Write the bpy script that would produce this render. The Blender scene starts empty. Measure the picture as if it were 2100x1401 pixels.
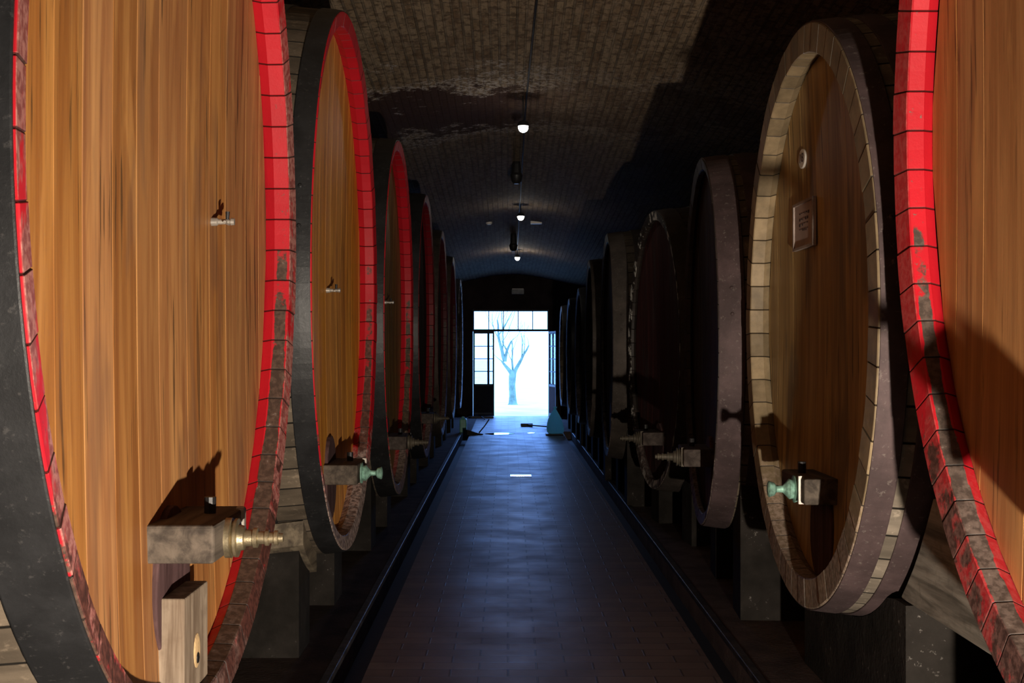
import bpy, bmesh, math, random
from mathutils import Vector, Matrix
PI = math.pi
random.seed(7)
C = bpy.context.scene.collection
SC = bpy.context.scene

# ---------------------------------------------------------------- camera, sky, lights, exposure
EYE = 1.575                      # camera height above the aisle floor
cam_d = bpy.data.cameras.new('camera'); cam = bpy.data.objects.new('camera', cam_d); C.objects.link(cam)
cam_d.sensor_width = 36.0; cam_d.lens = 2700 / 2100 * 36.0; cam_d.clip_end = 400
cam.location = (0, 0, EYE)
cam.rotation_euler = (math.radians(90 + 0.244), 0, math.radians(-0.17))
SC.camera = cam

w = bpy.data.worlds.new('sky'); SC.world = w; w.use_nodes = True
bg = w.node_tree.nodes['Background']
bg.inputs[0].default_value = (0.16, 0.37, 1.0, 1); bg.inputs[1].default_value = 9.5

def lamp(name, kind, loc, power, color, size=0.05):
    d = bpy.data.lights.new(name, kind); d.energy = power; d.color = color
    o = bpy.data.objects.new(name, d); C.objects.link(o); o.location = loc
    if kind in ('POINT', 'SPOT'): d.shadow_soft_size = size
    return o
# work light standing on the floor just in front of the camera, thrown up and down the aisle
key = lamp('floor_work_light', 'SPOT', (0.95, 0.40, 0.16), 1600, (1.0, 0.87, 0.72), 0.035)
key.data.spot_size = math.radians(94); key.data.spot_blend = 1.0
key.rotation_euler = (Vector((-0.75, 8.0, 2.9)) - Vector(key.location)).to_track_quat('-Z', 'Y').to_euler()
# daylight entering by the open door at the end
port = lamp('door_daylight_portal', 'AREA', (0.12, 29.95, 1.25), 1, (1, 1, 1))
port.data.shape = 'RECTANGLE'; port.data.size = 1.9; port.data.size_y = 2.5
port.rotation_euler = (math.radians(-90), 0, 0); port.data.cycles.is_portal = True

SC.view_settings.view_transform = 'Standard'; SC.view_settings.look = 'None'
SC.view_settings.gamma = 1.0; SC.view_settings.use_curve_mapping = False
SC.view_settings.exposure = 0.0

# ---------------------------------------------------------------- materials
class NT:
    """small node helper"""
    def __init__(s, name, rough=0.7, spec=0.3):
        s.m = bpy.data.materials.new(name); s.m.use_nodes = True
        s.t = s.m.node_tree; s.b = s.t.nodes['Principled BSDF']
        s.b.inputs['Roughness'].default_value = rough
        s.b.inputs['Specular IOR Level'].default_value = spec
    def n(s, typ, **kw):
        o = s.t.nodes.new(typ)
        for k, v in kw.items(): setattr(o, k, v)
        return o
    def l(s, a, b): s.t.links.new(a, b)
    def put(s, sock, v):
        if hasattr(v, 'is_output') or isinstance(v, bpy.types.NodeSocket): s.l(v, sock)
        elif v is not None: sock.default_value = v
    def math(s, op, a, b=None, c=None, clamp=False):
        o = s.n('ShaderNodeMath', operation=op, use_clamp=clamp)
        s.put(o.inputs[0], a); s.put(o.inputs[1], b)
        if c is not None: s.put(o.inputs[2], c)
        return o.outputs[0]
    def step(s, v, a, b):          # smooth 0..1 as v goes from a to b
        o = s.n('ShaderNodeMapRange', interpolation_type='SMOOTHSTEP')
        s.put(o.inputs[0], v); o.inputs[1].default_value = a; o.inputs[2].default_value = b
        return o.outputs[0]
    def mix(s, f, a, b, mode='MIX'):
        o = s.n('ShaderNodeMix', data_type='RGBA', blend_type=mode)
        s.put(o.inputs[0], f); s.put(o.inputs[6], a); s.put(o.inputs[7], b)
        return o.outputs[2]
    def noise(s, vec, scale=1.0, detail=4, rough=0.55, dist=0.0):
        o = s.n('ShaderNodeTexNoise'); o.inputs['Scale'].default_value = scale
        o.inputs['Detail'].default_value = detail; o.inputs['Roughness'].default_value = rough
        o.inputs['Distortion'].default_value = dist
        if vec is not None: s.l(vec, o.inputs['Vector'])
        return o.outputs['Fac']
    def obj(s): return s.n('ShaderNodeTexCoord').outputs['Object']
    def uv(s): return s.n('ShaderNodeTexCoord').outputs['UV']
    def scale(s, vec, sc, add=None):
        o = s.n('ShaderNodeVectorMath', operation='MULTIPLY'); s.l(vec, o.inputs[0]); o.inputs[1].default_value = sc
        r = o.outputs[0]
        if add is not None:
            a = s.n('ShaderNodeVectorMath', operation='ADD'); s.l(r, a.inputs[0]); s.l(add, a.inputs[1]); r = a.outputs[0]
        return r
    def sep(s, vec):
        o = s.n('ShaderNodeSeparateXYZ'); s.l(vec, o.inputs[0]); return o.outputs
    def comb(s, x, y, z):
        o = s.n('ShaderNodeCombineXYZ'); s.put(o.inputs[0], x); s.put(o.inputs[1], y); s.put(o.inputs[2], z); return o.outputs[0]
    def rnd(s, v, seed=0.0):
        o = s.n('ShaderNodeTexWhiteNoise', noise_dimensions='1D'); s.put(o.inputs['W'], s.math('ADD', v, seed)); return o.outputs['Value']
    def bump(s, h, strength=0.3, dist=0.01):
        o = s.n('ShaderNodeBump'); o.inputs['Strength'].default_value = strength; o.inputs['Distance'].default_value = dist
        s.l(h, o.inputs['Height']); s.l(o.outputs[0], s.b.inputs['Normal'])
    def color(s, c): s.put(s.b.inputs['Base Color'], c)

def rgb(r, g, b): return (r, g, b, 1)

def plain(name, col, rough=0.6, spec=0.3, metal=0.0, var=0.25, sc=8.0, bump=0.2):
    k = NT(name, rough, spec); k.b.inputs['Metallic'].default_value = metal
    o = k.obj(); n = k.noise(o, sc, 6, 0.6)
    d = tuple(c * (1 - var) for c in col[:3]) + (1,); u = tuple(min(1, c * (1 + var)) for c in col[:3]) + (1,)
    k.color(k.mix(k.step(n, 0.3, 0.7), d, u))
    if bump: k.bump(k.noise(o, sc * 6, 4), bump, 0.004)
    return k.m

def head_wood(name, mid, light, dark, streak, stain=0.25, seed=0.0, rough=0.5, spec=0.3):
    """planks of a cask head: UV u = plank number + position in the plank; object y/z for the grain"""
    k = NT(name, rough, spec)
    u, v, _ = k.sep(k.uv()); idx = k.math('FLOOR', u); fr = k.math('FRACT', u)
    r1 = k.rnd(idx, seed + 0.37); r2 = k.rnd(idx, seed + 5.11)
    o = k.obj(); off = k.comb(0.0, 0.0, k.math('MULTIPLY', r1, 37.0))
    g1 = k.noise(k.scale(o, (1, 11, 0.62), off), 1.0, 6, 0.62, 0.9)          # wide streaks along the plank
    g2 = k.noise(k.scale(o, (4, 90, 2.2), off), 1.0, 4, 0.65, 0.4)                # fine grain
    g3 = k.noise(k.scale(o, (1, 5.5, 1.3), off), 1.0, 3, 0.5, 0.6)           # blotches
    c = k.mix(k.step(g1, 0.30, 0.72), dark, light)
    c = k.mix(0.30, c, mid)
    c = k.mix(k.math('MULTIPLY', k.step(g3, 0.48, 0.72), 0.45), c, mid)
    b = k.math('MULTIPLY_ADD', r2, 0.22, 0.86)
    b = k.math('MULTIPLY', b, k.math('MULTIPLY_ADD', g2, 0.5, 0.75))
    hv = k.n('ShaderNodeHueSaturation'); k.l(b, hv.inputs['Value']); k.l(c, hv.inputs['Color'])
    k.l(k.math('MULTIPLY_ADD', r1, 0.10, 0.94), hv.inputs['Saturation'])
    c = hv.outputs[0]
    # long dark wine streaks and grey stains
    s1 = k.noise(k.scale(o, (1, 34, 1.7), off), 1.0, 3, 0.6, 0.3)
    zone = k.step(k.noise(k.scale(o, (1, 3.0, 0.9)), 1.0, 2, 0.5), 0.42, 0.54)
    c = k.mix(k.math('MULTIPLY', k.math('MULTIPLY', k.step(s1, 0.575, 0.66), zone), 0.8), c, streak)
    p1 = k.noise(k.scale(o, (1, 4.2, 0.8), off), 1.0, 4, 0.6, 1.2)
    c = k.mix(k.math('MULTIPLY', k.step(p1, 0.56, 0.70), 0.45), c, tuple(min(1, q * 1.15) for q in light[:3]) + (1,))
    s2 = k.noise(k.scale(o, (1, 5.0, 1.0)), 1.0, 3, 0.55, 0.5)
    c = k.mix(k.math('MULTIPLY', k.step(s2, 0.54, 0.68), stain), c, tuple(q * 0.5 + 0.035 for q in dark[:3]) + (1,))
    # pale and dark lines at the joints
    e = k.math('MINIMUM', fr, k.math('SUBTRACT', 1.0, fr))
    pale = k.math('MULTIPLY', k.math('SUBTRACT', 1.0, k.step(e, 0.01, 0.06)), k.step(k.noise(k.scale(o, (1, 2, 1.2), off), 1, 2), 0.46, 0.6))
    c = k.mix(k.math('MULTIPLY', pale, 0.25), c, tuple(min(1, x * 1.35) for x in light[:3]) + (1,))
    line = k.math('SUBTRACT', 1.0, k.step(e, 0.002, 0.014))
    c = k.mix(k.math('MULTIPLY', line, 0.45), c, streak)
    k.color(c)
    h = k.math('SUBTRACT', k.math('MULTIPLY', g2, 0.4), line)
    k.bump(h, 0.25, 0.004)
    return k.m

def chime_mat(name, wood, paint=None, wear_z=0.0, worn=(0.05, 0.03, 0.02), mould=0.0, mould_z=-0.9, seed=0.0, scuffed=0.0, spots=0.0):
    """stave ends. UV u = stave number, v across the profile (0 outside, .2-.4 end grain, .4-.8 inside, .8-1 groove).
    Object z runs from 0 at the foot of the cask; paint is worn below wear_z."""
    k = NT(name, 0.55, 0.3)
    u, v, _ = k.sep(k.uv()); idx = k.math('FLOOR', u); fr = k.math('FRACT', u)
    o = k.obj(); x, y, z = k.sep(o)
    n1 = k.noise(o, 9.0, 6, 0.65); n2 = k.noise(o, 40.0, 5, 0.65); n3 = k.noise(o, 2.4, 3, 0.5)
    r = k.rnd(idx, seed + 1.7)
    c = k.mix(k.step(n1, 0.3, 0.7), tuple(q * 0.6 for q in wood[:3]) + (1,), wood)
    hv = k.n('ShaderNodeHueSaturation'); k.l(c, hv.inputs['Color']); k.l(k.math('MULTIPLY_ADD', r, 0.6, 0.7), hv.inputs['Value'])
    c = hv.outputs[0]
    if spots:
        eg = k.math('MULTIPLY', k.step(v, 0.16, 0.20), k.math('SUBTRACT', 1.0, k.step(v, 0.37, 0.40)))
        c = k.mix(k.math('MULTIPLY', k.math('MULTIPLY', k.step(n1, 0.50, 0.58), spots), eg), c, rgb(0.70, 0.68, 0.62))
    if paint:
        p = k.mix(k.step(n3, 0.35, 0.65), tuple(q * 0.85 for q in paint[:3]) + (1,), paint)
        # paint left where height + noise is above the wear line; middle of the inner face wears first, the groove keeps its paint
        mid = k.math('SUBTRACT', 1.0, k.step(k.math('ABSOLUTE', k.math('SUBTRACT', v, 0.58)), 0.10, 0.22))
        hgt = k.math('SUBTRACT', z, wear_z)
        t = k.math('ADD', k.math('MULTIPLY', hgt, 1.3), k.math('MULTIPLY', k.math('SUBTRACT', n1, 0.5), 2.6))
        t = k.math('ADD', t, k.math('MULTIPLY', k.math('SUBTRACT', r, 0.5), 0.5))
        t = k.math('SUBTRACT', t, k.math('MULTIPLY', mid, 0.75))
        low = k.math('MULTIPLY', k.math('SUBTRACT', 1.0, mid), 0.38)
        t = k.math('ADD', t, low)
        keep = k.step(t, -0.12, 0.12)
        chips = k.step(n2, 0.60, 0.67)
        chips = k.math('MULTIPLY', chips, k.math('SUBTRACT', 1.0, k.step(t, 0.2, 1.1)))
        keep = k.math('MULTIPLY', keep, k.math('SUBTRACT', 1.0, chips))
        endg = k.math('MULTIPLY', k.step(v, 0.16, 0.20), k.math('SUBTRACT', 1.0, k.step(v, 0.37, 0.40)))
        scuff = k.math('MULTIPLY', k.math('MULTIPLY', endg, k.step(k.noise(k.scale(o, (3, 3, 1.4)), 2.0, 5, 0.7), 0.38, 0.50)), k.math('SUBTRACT', 1.0, k.step(hgt, 1.1, 2.0)))
        p = k.mix(k.math('MULTIPLY', scuff, scuffed), p, k.mix(k.step(n2, 0.4, 0.6), rgb(0.14, 0.07, 0.06), rgb(0.34, 0.20, 0.17)))
        groove = k.math('MULTIPLY', k.step(v, 0.78, 0.82), k.step(n1, 0.25, 0.35))
        keep = k.math('MAXIMUM', keep, groove)
        wc = k.mix(k.step(n2, 0.4, 0.62), rgb(*worn), tuple(q * 1.9 for q in worn) + (1,))
        wc = k.mix(k.math('MULTIPLY', k.step(n2, 0.64, 0.70), 0.5), wc, rgb(0.30, 0.25, 0.22))
        wc = k.mix(k.math('MULTIPLY', endg, 0.7), wc, k.mix(k.step(n2, 0.35, 0.65), rgb(0.045, 0.014, 0.012), rgb(0.13, 0.035, 0.028)))
        c = k.mix(keep, wc, p)
    if mould:
        mk = k.math('ADD', k.math('MULTIPLY', k.math('SUBTRACT', mould_z, z), 3.0), k.math('MULTIPLY', k.math('SUBTRACT', n1, 0.5), 3.0))
        c = k.mix(k.math('MULTIPLY', k.step(mk, -0.2, 0.6), mould), c, k.mix(k.step(n2, 0.4, 0.6), rgb(0.13, 0.09, 0.08), rgb(0.46, 0.35, 0.31)))
    e = k.math('MINIMUM', fr, k.math('SUBTRACT', 1.0, fr))
    line = k.math('SUBTRACT', 1.0, k.step(e, 0.012, 0.035))
    c = k.mix(k.math('MULTIPLY', line, 0.85), c, rgb(0.012, 0.008, 0.006))
    k.color(c)
    k.bump(k.math('SUBTRACT', k.math('MULTIPLY', n2, 0.5), line), 0.5, 0.004)
    return k.m

def stave_mat(name, wood, seed=0.0):
    k = NT(name, 0.75, 0.2)
    u, v, _ = k.sep(k.uv()); idx = k.math('FLOOR', u); fr = k.math('FRACT', u)
    o = k.obj(); n1 = k.noise(k.scale(o, (1.5, 9, 9)), 1.0, 5, 0.6); n2 = k.noise(o, 30, 4, 0.6)
    c = k.mix(k.step(n1, 0.3, 0.7), tuple(q * 0.5 for q in wood[:3]) + (1,), wood)
    c = k.mix(k.math('MULTIPLY', k.step(n2, 0.56, 0.7), 0.4), c, tuple(min(1, q * 1.9) for q in wood[:3]) + (1,))
    hv = k.n('ShaderNodeHueSaturation'); k.l(c, hv.inputs['Color']); k.l(k.math('MULTIPLY_ADD', k.rnd(idx, seed), 0.5, 0.75), hv.inputs['Value'])
    e = k.math('MINIMUM', fr, k.math('SUBTRACT', 1.0, fr)); line = k.math('SUBTRACT', 1.0, k.step(e, 0.02, 0.05))
    k.color(k.mix(line, hv.outputs[0], rgb(0.01, 0.008, 0.006)))
    k.bump(k.math('SUBTRACT', n2, line), 0.4, 0.004)
    return k.m

def hoop_mat(name, col, rust=0.3, rough=0.5, speck=(0.25, 0.23, 0.22)):
    k = NT(name, rough, 0.4); o = k.obj()
    n1 = k.noise(o, 5.0, 6, 0.65); n2 = k.noise(o, 45.0, 5, 0.7)
    c = k.mix(k.step(n1, 0.35, 0.7), col, tuple(q * 1.8 for q in col[:3]) + (1,))
    c = k.mix(k.math('MULTIPLY', k.step(n2, 0.58, 0.68), rust), c, rgb(*speck))
    k.color(c); k.bump(n2, 0.35, 0.003); k.b.inputs['Metallic'].default_value = 0.25
    return k.m

def timber_mat(name, a, b, axis=0):
    k = NT(name, 0.8, 0.2); o = k.obj(); sc = [22, 22, 22]; sc[axis] = 1.6
    n = k.noise(k.scale(o, tuple(sc)), 1.0, 5, 0.6, 0.4); n2 = k.noise(o, 14, 4, 0.6)
    c = k.mix(k.step(n, 0.3, 0.7), a, b); c = k.mix(k.math('MULTIPLY', k.step(n2, 0.5, 0.7), 0.4), c, a)
    k.color(c); k.bump(n, 0.5, 0.006); return k.m

def stone_mat(name, a, b, specks=0.4):
    k = NT(name, 0.9, 0.15); o = k.obj()
    n = k.noise(o, 4.0, 6, 0.6); n2 = k.noise(o, 38.0, 4, 0.6)
    c = k.mix(k.step(n, 0.3, 0.7), a, b)
    c = k.mix(k.math('MULTIPLY', k.math('MULTIPLY', k.step(n2, 0.62, 0.70), k.step(n, 0.48, 0.62)), specks), c, rgb(0.35, 0.32, 0.29))
    k.color(c); k.bump(n2, 0.5, 0.008); return k.m

def vault_mat():
    k = NT('vault_brick', 0.9, 0.1); uv = k.uv(); a, y, _ = k.sep(uv)
    br = k.n('ShaderNodeTexBrick'); k.l(k.comb(y, a, 0.0), br.inputs['Vector'])
    br.offset = 0.5
    for nm, val in (('Scale', 1.0), ('Mortar Size', 0.012), ('Mortar Smooth', 0.3), ('Brick Width', 0.27), ('Row Height', 0.075)):
        br.inputs[nm].default_value = val
    br.inputs['Color1'].default_value = rgb(0.17, 0.105, 0.06); br.inputs['Color2'].default_value = rgb(0.30, 0.22, 0.14)
    br.inputs['Mortar'].default_value = rgb(0.115, 0.09, 0.065)
    # limewash that has half flaked away, in streaks along the courses
    n1 = k.noise(k.comb(k.math('MULTIPLY', y, 1.3), k.math('MULTIPLY', a, 8.5), 0.0), 1.0, 8, 0.8)
    n2 = k.noise(uv, 13.0, 5, 0.7); n3 = k.noise(uv, 1.1, 4, 0.6)
    c = k.mix(k.math('MULTIPLY', k.step(n1, 0.42, 0.58), 0.75), br.outputs['Color'], rgb(0.30, 0.225, 0.155))
    c = k.mix(k.math('MULTIPLY', k.step(n2, 0.50, 0.60), 0.8), c, rgb(0.085, 0.055, 0.035))
    n4 = k.noise(k.comb(k.math('MULTIPLY', y, 7.0), k.math('MULTIPLY', a, 20.0), 0.0), 1.0, 5, 0.75)
    c = k.mix(k.math('MULTIPLY', k.step(n4, 0.48, 0.60), 0.55), c, rgb(0.11, 0.08, 0.055))
    # damp strip across the vault: bare dark brick edged with white crusts
    wob = k.math('MULTIPLY', k.math('SUBTRACT', n3, 0.5), 3.2)
    fl = k.math('MULTIPLY', k.math('SUBTRACT', k.noise(uv, 6.0, 6, 0.75), 0.5), 2.6)
    d = k.math('ADD', fl, k.math('ABSOLUTE', k.math('SUBTRACT', k.math('ADD', y, wob), k.math('MULTIPLY_ADD', a, -0.15, 12.9))))
    side = k.math('SUBTRACT', 1.0, k.step(a, -0.3, 0.8))
    inner = k.math('MULTIPLY', k.math('SUBTRACT', 1.0, k.step(d, 0.7, 1.0)), k.math('MULTIPLY_ADD', side, 0.6, 0.35))
    c = k.mix(inner, c, rgb(0.045, 0.022, 0.018))
    edge = k.math('MULTIPLY', k.math('SUBTRACT', 1.0, k.step(k.math('ABSOLUTE', k.math('SUBTRACT', d, 1.0)), 0.10, 0.40)), k.step(k.noise(uv, 20.0, 4, 0.7), 0.47, 0.55))
    c = k.mix(k.math('MULTIPLY', edge, k.math('MULTIPLY_ADD', side, 0.55, 0.2)), c, rgb(0.50, 0.45, 0.42))
    # brick colour mixed darker down the hall
    hall_tone = k.step(y, 12.8, 15.0)
    c = k.mix(k.math('MULTIPLY', hall_tone, 0.45), c, rgb(0.07, 0.062, 0.058))
    far = k.n('ShaderNodeTexWave'); far.inputs['Scale'].default_value = 1.0
    k.color(c)
    k.bump(k.math('MULTIPLY_ADD', n2, 0.35, br.outputs['Fac']), 0.7, 0.02)
    k.t.nodes.remove(far)
    return k.m

def wall_mat(name, c1, c2, mortar):
    k = NT(name, 0.9, 0.1); g = k.n('ShaderNodeTexCoord').outputs['Object']; x, y, z = k.sep(g)
    br = k.n('ShaderNodeTexBrick'); k.l(k.comb(k.math('ADD', x, y), z, 0.0), br.inputs['Vector'])
    for nm, val in (('Scale', 1.0), ('Mortar Size', 0.012), ('Brick Width', 0.26), ('Row Height', 0.075)): br.inputs[nm].default_value = val
    br.inputs['Color1'].default_value = c1; br.inputs['Color2'].default_value = c2; br.inputs['Mortar'].default_value = mortar
    k.color(br.outputs['Color']); k.bump(br.outputs['Fac'], 0.4, 0.01); return k.m

def floor_mat():
    k = NT('aisle_paving', 0.5, 0.35); o = k.obj(); x, y, z = k.sep(o)
    br = k.n('ShaderNodeTexBrick'); k.l(k.comb(x, y, 0.0), br.inputs['Vector'])
    for nm, val in (('Scale', 1.0), ('Mortar Size', 0.006), ('Mortar Smooth', 0.4), ('Brick Width', 0.28), ('Row Height', 0.14)): br.inputs[nm].default_value = val
    br.inputs['Color1'].default_value = rgb(0.17, 0.135, 0.13); br.inputs['Color2'].default_value = rgb(0.23, 0.19, 0.185)
    br.inputs['Mortar'].default_value = rgb(0.07, 0.05, 0.045)
    n = k.noise(o, 2.2, 5, 0.6); n2 = k.noise(o, 60, 3, 0.6)
    c = k.mix(k.math('MULTIPLY', k.step(n, 0.4, 0.7), 0.6), br.outputs['Color'], rgb(0.10, 0.075, 0.07))
    k.color(c); k.l(k.math('MULTIPLY_ADD', n, 0.34, 0.26), k.b.inputs['Roughness'])
    k.bump(k.math('MULTIPLY_ADD', n2, 0.2, br.outputs['Fac']), 0.25, 0.004); return k.m

def emit(name, col, strength):
    k = NT(name); k.b.inputs['Base Color'].default_value = col
    k.b.inputs['Emission Color'].default_value = col; k.b.inputs['Emission Strength'].default_value = strength
    return k.m

def glass_mat():
    m = bpy.data.materials.new('pane_glass'); m.use_nodes = True; t = m.node_tree; t.nodes.clear()
    out = t.nodes.new('ShaderNodeOutputMaterial'); mx = t.nodes.new('ShaderNodeMixShader'); tr = t.nodes.new('ShaderNodeBsdfTransparent')
    gl = t.nodes.new('ShaderNodeBsdfGlossy'); gl.inputs['Roughness'].default_value = 0.05; fr = t.nodes.new('ShaderNodeFresnel')
    nz = t.nodes.new('ShaderNodeTexNoise'); nz.inputs['Scale'].default_value = 6
    cr = t.nodes.new('ShaderNodeMapRange'); cr.inputs[3].default_value = 0.86; cr.inputs[4].default_value = 0.97
    t.links.new(nz.outputs['Fac'], cr.inputs[0]); t.links.new(cr.outputs[0], tr.inputs['Color'])
    t.links.new(fr.outputs[0], mx.inputs[0]); t.links.new(tr.outputs[0], mx.inputs[1]); t.links.new(gl.outputs[0], mx.inputs[2])
    t.links.new(mx.outputs[0], out.inputs[0]); return m

# ---------------------------------------------------------------- mesh helpers
def mesh_obj(name, verts, faces, mat, parent=None, uvs=None, smooth=False):
    me = bpy.data.meshes.new(name); me.from_pydata(verts, [], faces); me.update()
    if uvs is not None:
        uvl = me.uv_layers.new(name='UVMap')
        for i, uv in enumerate(uvs): uvl.data[i].uv = uv
    if smooth: me.polygons.foreach_set('use_smooth', [True] * len(me.polygons))
    me.materials.append(mat); o = bpy.data.objects.new(name, me); C.objects.link(o)
    if parent: o.parent = parent
    return o

class MB:
    def __init__(s): s.bm = bmesh.new()
    def box(s, x0, x1, y0, y1, z0, z1, bev=0.0):
        r = bmesh.ops.create_cube(s.bm, size=1.0)
        vs = r['verts']
        for v in vs:
            v.co.x = x0 + (v.co.x + .5) * (x1 - x0); v.co.y = y0 + (v.co.y + .5) * (y1 - y0); v.co.z = z0 + (v.co.z + .5) * (z1 - z0)
        if bev:
            es = list({e for v in vs for e in v.link_edges})
            bmesh.ops.bevel(s.bm, geom=es, offset=bev, segments=2, profile=0.5, affect='EDGES')
        return s
    def tube(s, pts, rads, seg=10, cap=True):
        pts = [Vector(p) for p in pts]
        if not hasattr(rads, '__len__'): rads = [rads] * len(pts)
        rings = []; up = None
        for i, p in enumerate(pts):
            d = (pts[min(i + 1, len(pts) - 1)] - pts[max(i - 1, 0)]).normalized()
            if up is None: up = Vector((0, 0, 1)) if abs(d.z) < 0.9 else Vector((1, 0, 0))
            a = d.cross(up).normalized(); b = a.cross(d).normalized(); up = b
            rings.append([s.bm.verts.new(p + (a * math.cos(2 * PI * j / seg) + b * math.sin(2 * PI * j / seg)) * rads[i]) for j in range(seg)])
        for r0, r1 in zip(rings, rings[1:]):
            for j in range(seg): s.bm.faces.new((r0[j], r0[(j + 1) % seg], r1[(j + 1) % seg], r1[j]))
        if cap: s.bm.faces.new(rings[0][::-1]); s.bm.faces.new(rings[-1])
        return s
    def lathe(s, origin, axis, prof, seg=16):
        """prof = (distance along the axis, radius)"""
        o = Vector(origin); d = Vector(axis).normalized()
        return s.tube([o + d * t for t, r in prof], [max(r, .0005) for t, r in prof], seg)
    def prism(s, outline, axis, a0, a1, bev=0.0):
        def mk(q, h):
            return {'x': (h, q[0], q[1]), 'y': (q[0], h, q[1]), 'z': (q[0], q[1], h)}[axis]
        A = [s.bm.verts.new(mk(q, a0)) for q in outline]; B = [s.bm.verts.new(mk(q, a1)) for q in outline]
        n = len(A); fs = [s.bm.faces.new(A), s.bm.faces.new(B[::-1])]
        for i in range(n): fs.append(s.bm.faces.new((A[i], B[i], B[(i + 1) % n], A[(i + 1) % n])))
        if bev: bmesh.ops.bevel(s.bm, geom=list({e for f in fs for e in f.edges}), offset=bev, segments=2, profile=.5, affect='EDGES')
        return s
    def build(s, name, mat, parent=None, smooth=False):
        bmesh.ops.recalc_face_normals(s.bm, faces=s.bm.faces[:])
        me = bpy.data.meshes.new(name); s.bm.to_mesh(me); s.bm.free(); me.materials.append(mat)
        if smooth:
            me.polygons.foreach_set('use_smooth', [True] * len(me.polygons)); me.set_sharp_from_angle(angle=math.radians(35))
        o = bpy.data.objects.new(name, me); C.objects.link(o)
        if parent: o.parent = parent
        return o

def tag(o, label=None, cat=None, group=None, kind=None):
    for k, v in (('label', label), ('category', cat), ('group', group), ('kind', kind)):
        if v: o[k] = v
    return o
def empty(name, loc=(0, 0, 0), rz=0.0):
    o = bpy.data.objects.new(name, None); C.objects.link(o); o.location = loc; o.rotation_euler = (0, 0, rz); o.empty_display_size = 0.2
    return o

def lathe_staves(name, prof, N, zc, mat, parent, jitter=0.0, rng=None, inset=0.006, closed=False):
    """ring around the local x axis through (y=0, z=zc); prof = (x, r, v). Each stave is its own facet with a groove at the joint."""
    us = (0.0, 0.02, 0.5, 0.98)
    ang = []
    for i in range(N):
        for q in us: ang.append((i, q))
    M = len(ang); P = len(prof); vs = []
    jit = [(rng.uniform(-1, 1) * jitter if rng else 0) for _ in range(N)]
    for (i, q) in ang:
        th = 2 * PI * (i + q) / N
        rr = -inset if q == 0 else 0
        for (x, r, v) in prof:
            sgn = 1 if v < 0.3 else -1                     # groove goes into the wood from either side
            f = (r + rr * sgn)
            xx = x + (jit[i] if (0.15 < v < 0.55 and q != 0) else 0) - (inset if (q == 0 and 0.15 < v < 0.45) else 0)
            vs.append((xx, f * math.sin(th), zc - f * math.cos(th)))
    fs = []; uv = []
    rng_p = range(P) if closed else range(P - 1)
    for a in range(M):
        b = (a + 1) % M; i, q = ang[a]; u0 = i + q; u1 = i + (us[(a % 4) + 1] if (a % 4) < 3 else 0.9999)
        for p in rng_p:
            p2 = (p + 1) % P
            fs.append((a * P + p, b * P + p, b * P + p2, a * P + p2))
            uv += [(u0, prof[p][2]), (u1, prof[p][2]), (u1, prof[p2][2] if p2 else 1.0), (u0, prof[p2][2] if p2 else 1.0)]
    return mesh_obj(name, vs, fs, mat, parent, uv)

def make_head(r, x0, dish, zc, mat, parent, rng, pw=0.145, name='head'):
    """disc of vertical planks, dished inwards (towards -x)"""
    edges = [-r]; 
    while edges[-1] < r: edges.append(edges[-1] + pw * rng.uniform(0.75, 1.25))
    edges[-1] = r
    if edges[-1] - edges[-2] < 0.04: edges.pop(-2)
    NZ = 28; vs = []; fs = []; uv = []
    def X(y, z): return x0 - dish * (1 - (y * y + z * z) / (r * r))
    for i, (a, b) in enumerate(zip(edges, edges[1:])):
        g = 0.0035
        cols = [(a, 0.002, 0.0), (a + g, 0.0, 0.02), ((a + b) / 2, 0.0, 0.5), (b - g, 0.0, 0.98), (b, 0.002, 0.999)]
        base = len(vs)
        for (y, dep, q) in cols:
            h = math.sqrt(max(0.0, r * r - y * y))
            for j in range(NZ + 1):
                z = -h + 2 * h * j / NZ; vs.append((X(y, z) - dep, y, zc + z))
        for c in range(4):
            for j in range(NZ):
                A = base + c * (NZ + 1) + j; B = A + NZ + 1
                fs.append((A, B, B + 1, A + 1))
                uv += [(i + cols[c][2], vs[A][2]), (i + cols[c + 1][2], vs[B][2]), (i + cols[c + 1][2], vs[B + 1][2]), (i + cols[c][2], vs[A + 1][2])]
    return mesh_obj(name, vs, fs, mat, parent, uv)

def ring_band(x0, x1, rf, thick, zc, seg=128):
    prof = [(x0, rf(x0)), (x0, rf(x0) + thick * .8), (x0 - .004 * (1 if x0 > x1 else -1), rf(x0) + thick), ((x0 + x1) / 2, rf((x0 + x1) / 2) + thick * 1.1),
            (x1 + .004 * (1 if x0 > x1 else -1), rf(x1) + thick), (x1, rf(x1) + thick * .8), (x1, rf(x1))]
    vs = []; fs = []; P = len(prof)
    for i in range(seg):
        th = 2 * PI * i / seg
        for (x, r) in prof: vs.append((x, r * math.sin(th), zc - r * math.cos(th)))
    for i in range(seg):
        j = (i + 1) % seg
        for p in range(P - 1): fs.append((i * P + p, j * P + p, j * P + p + 1, i * P + p + 1))
    return vs, fs

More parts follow.
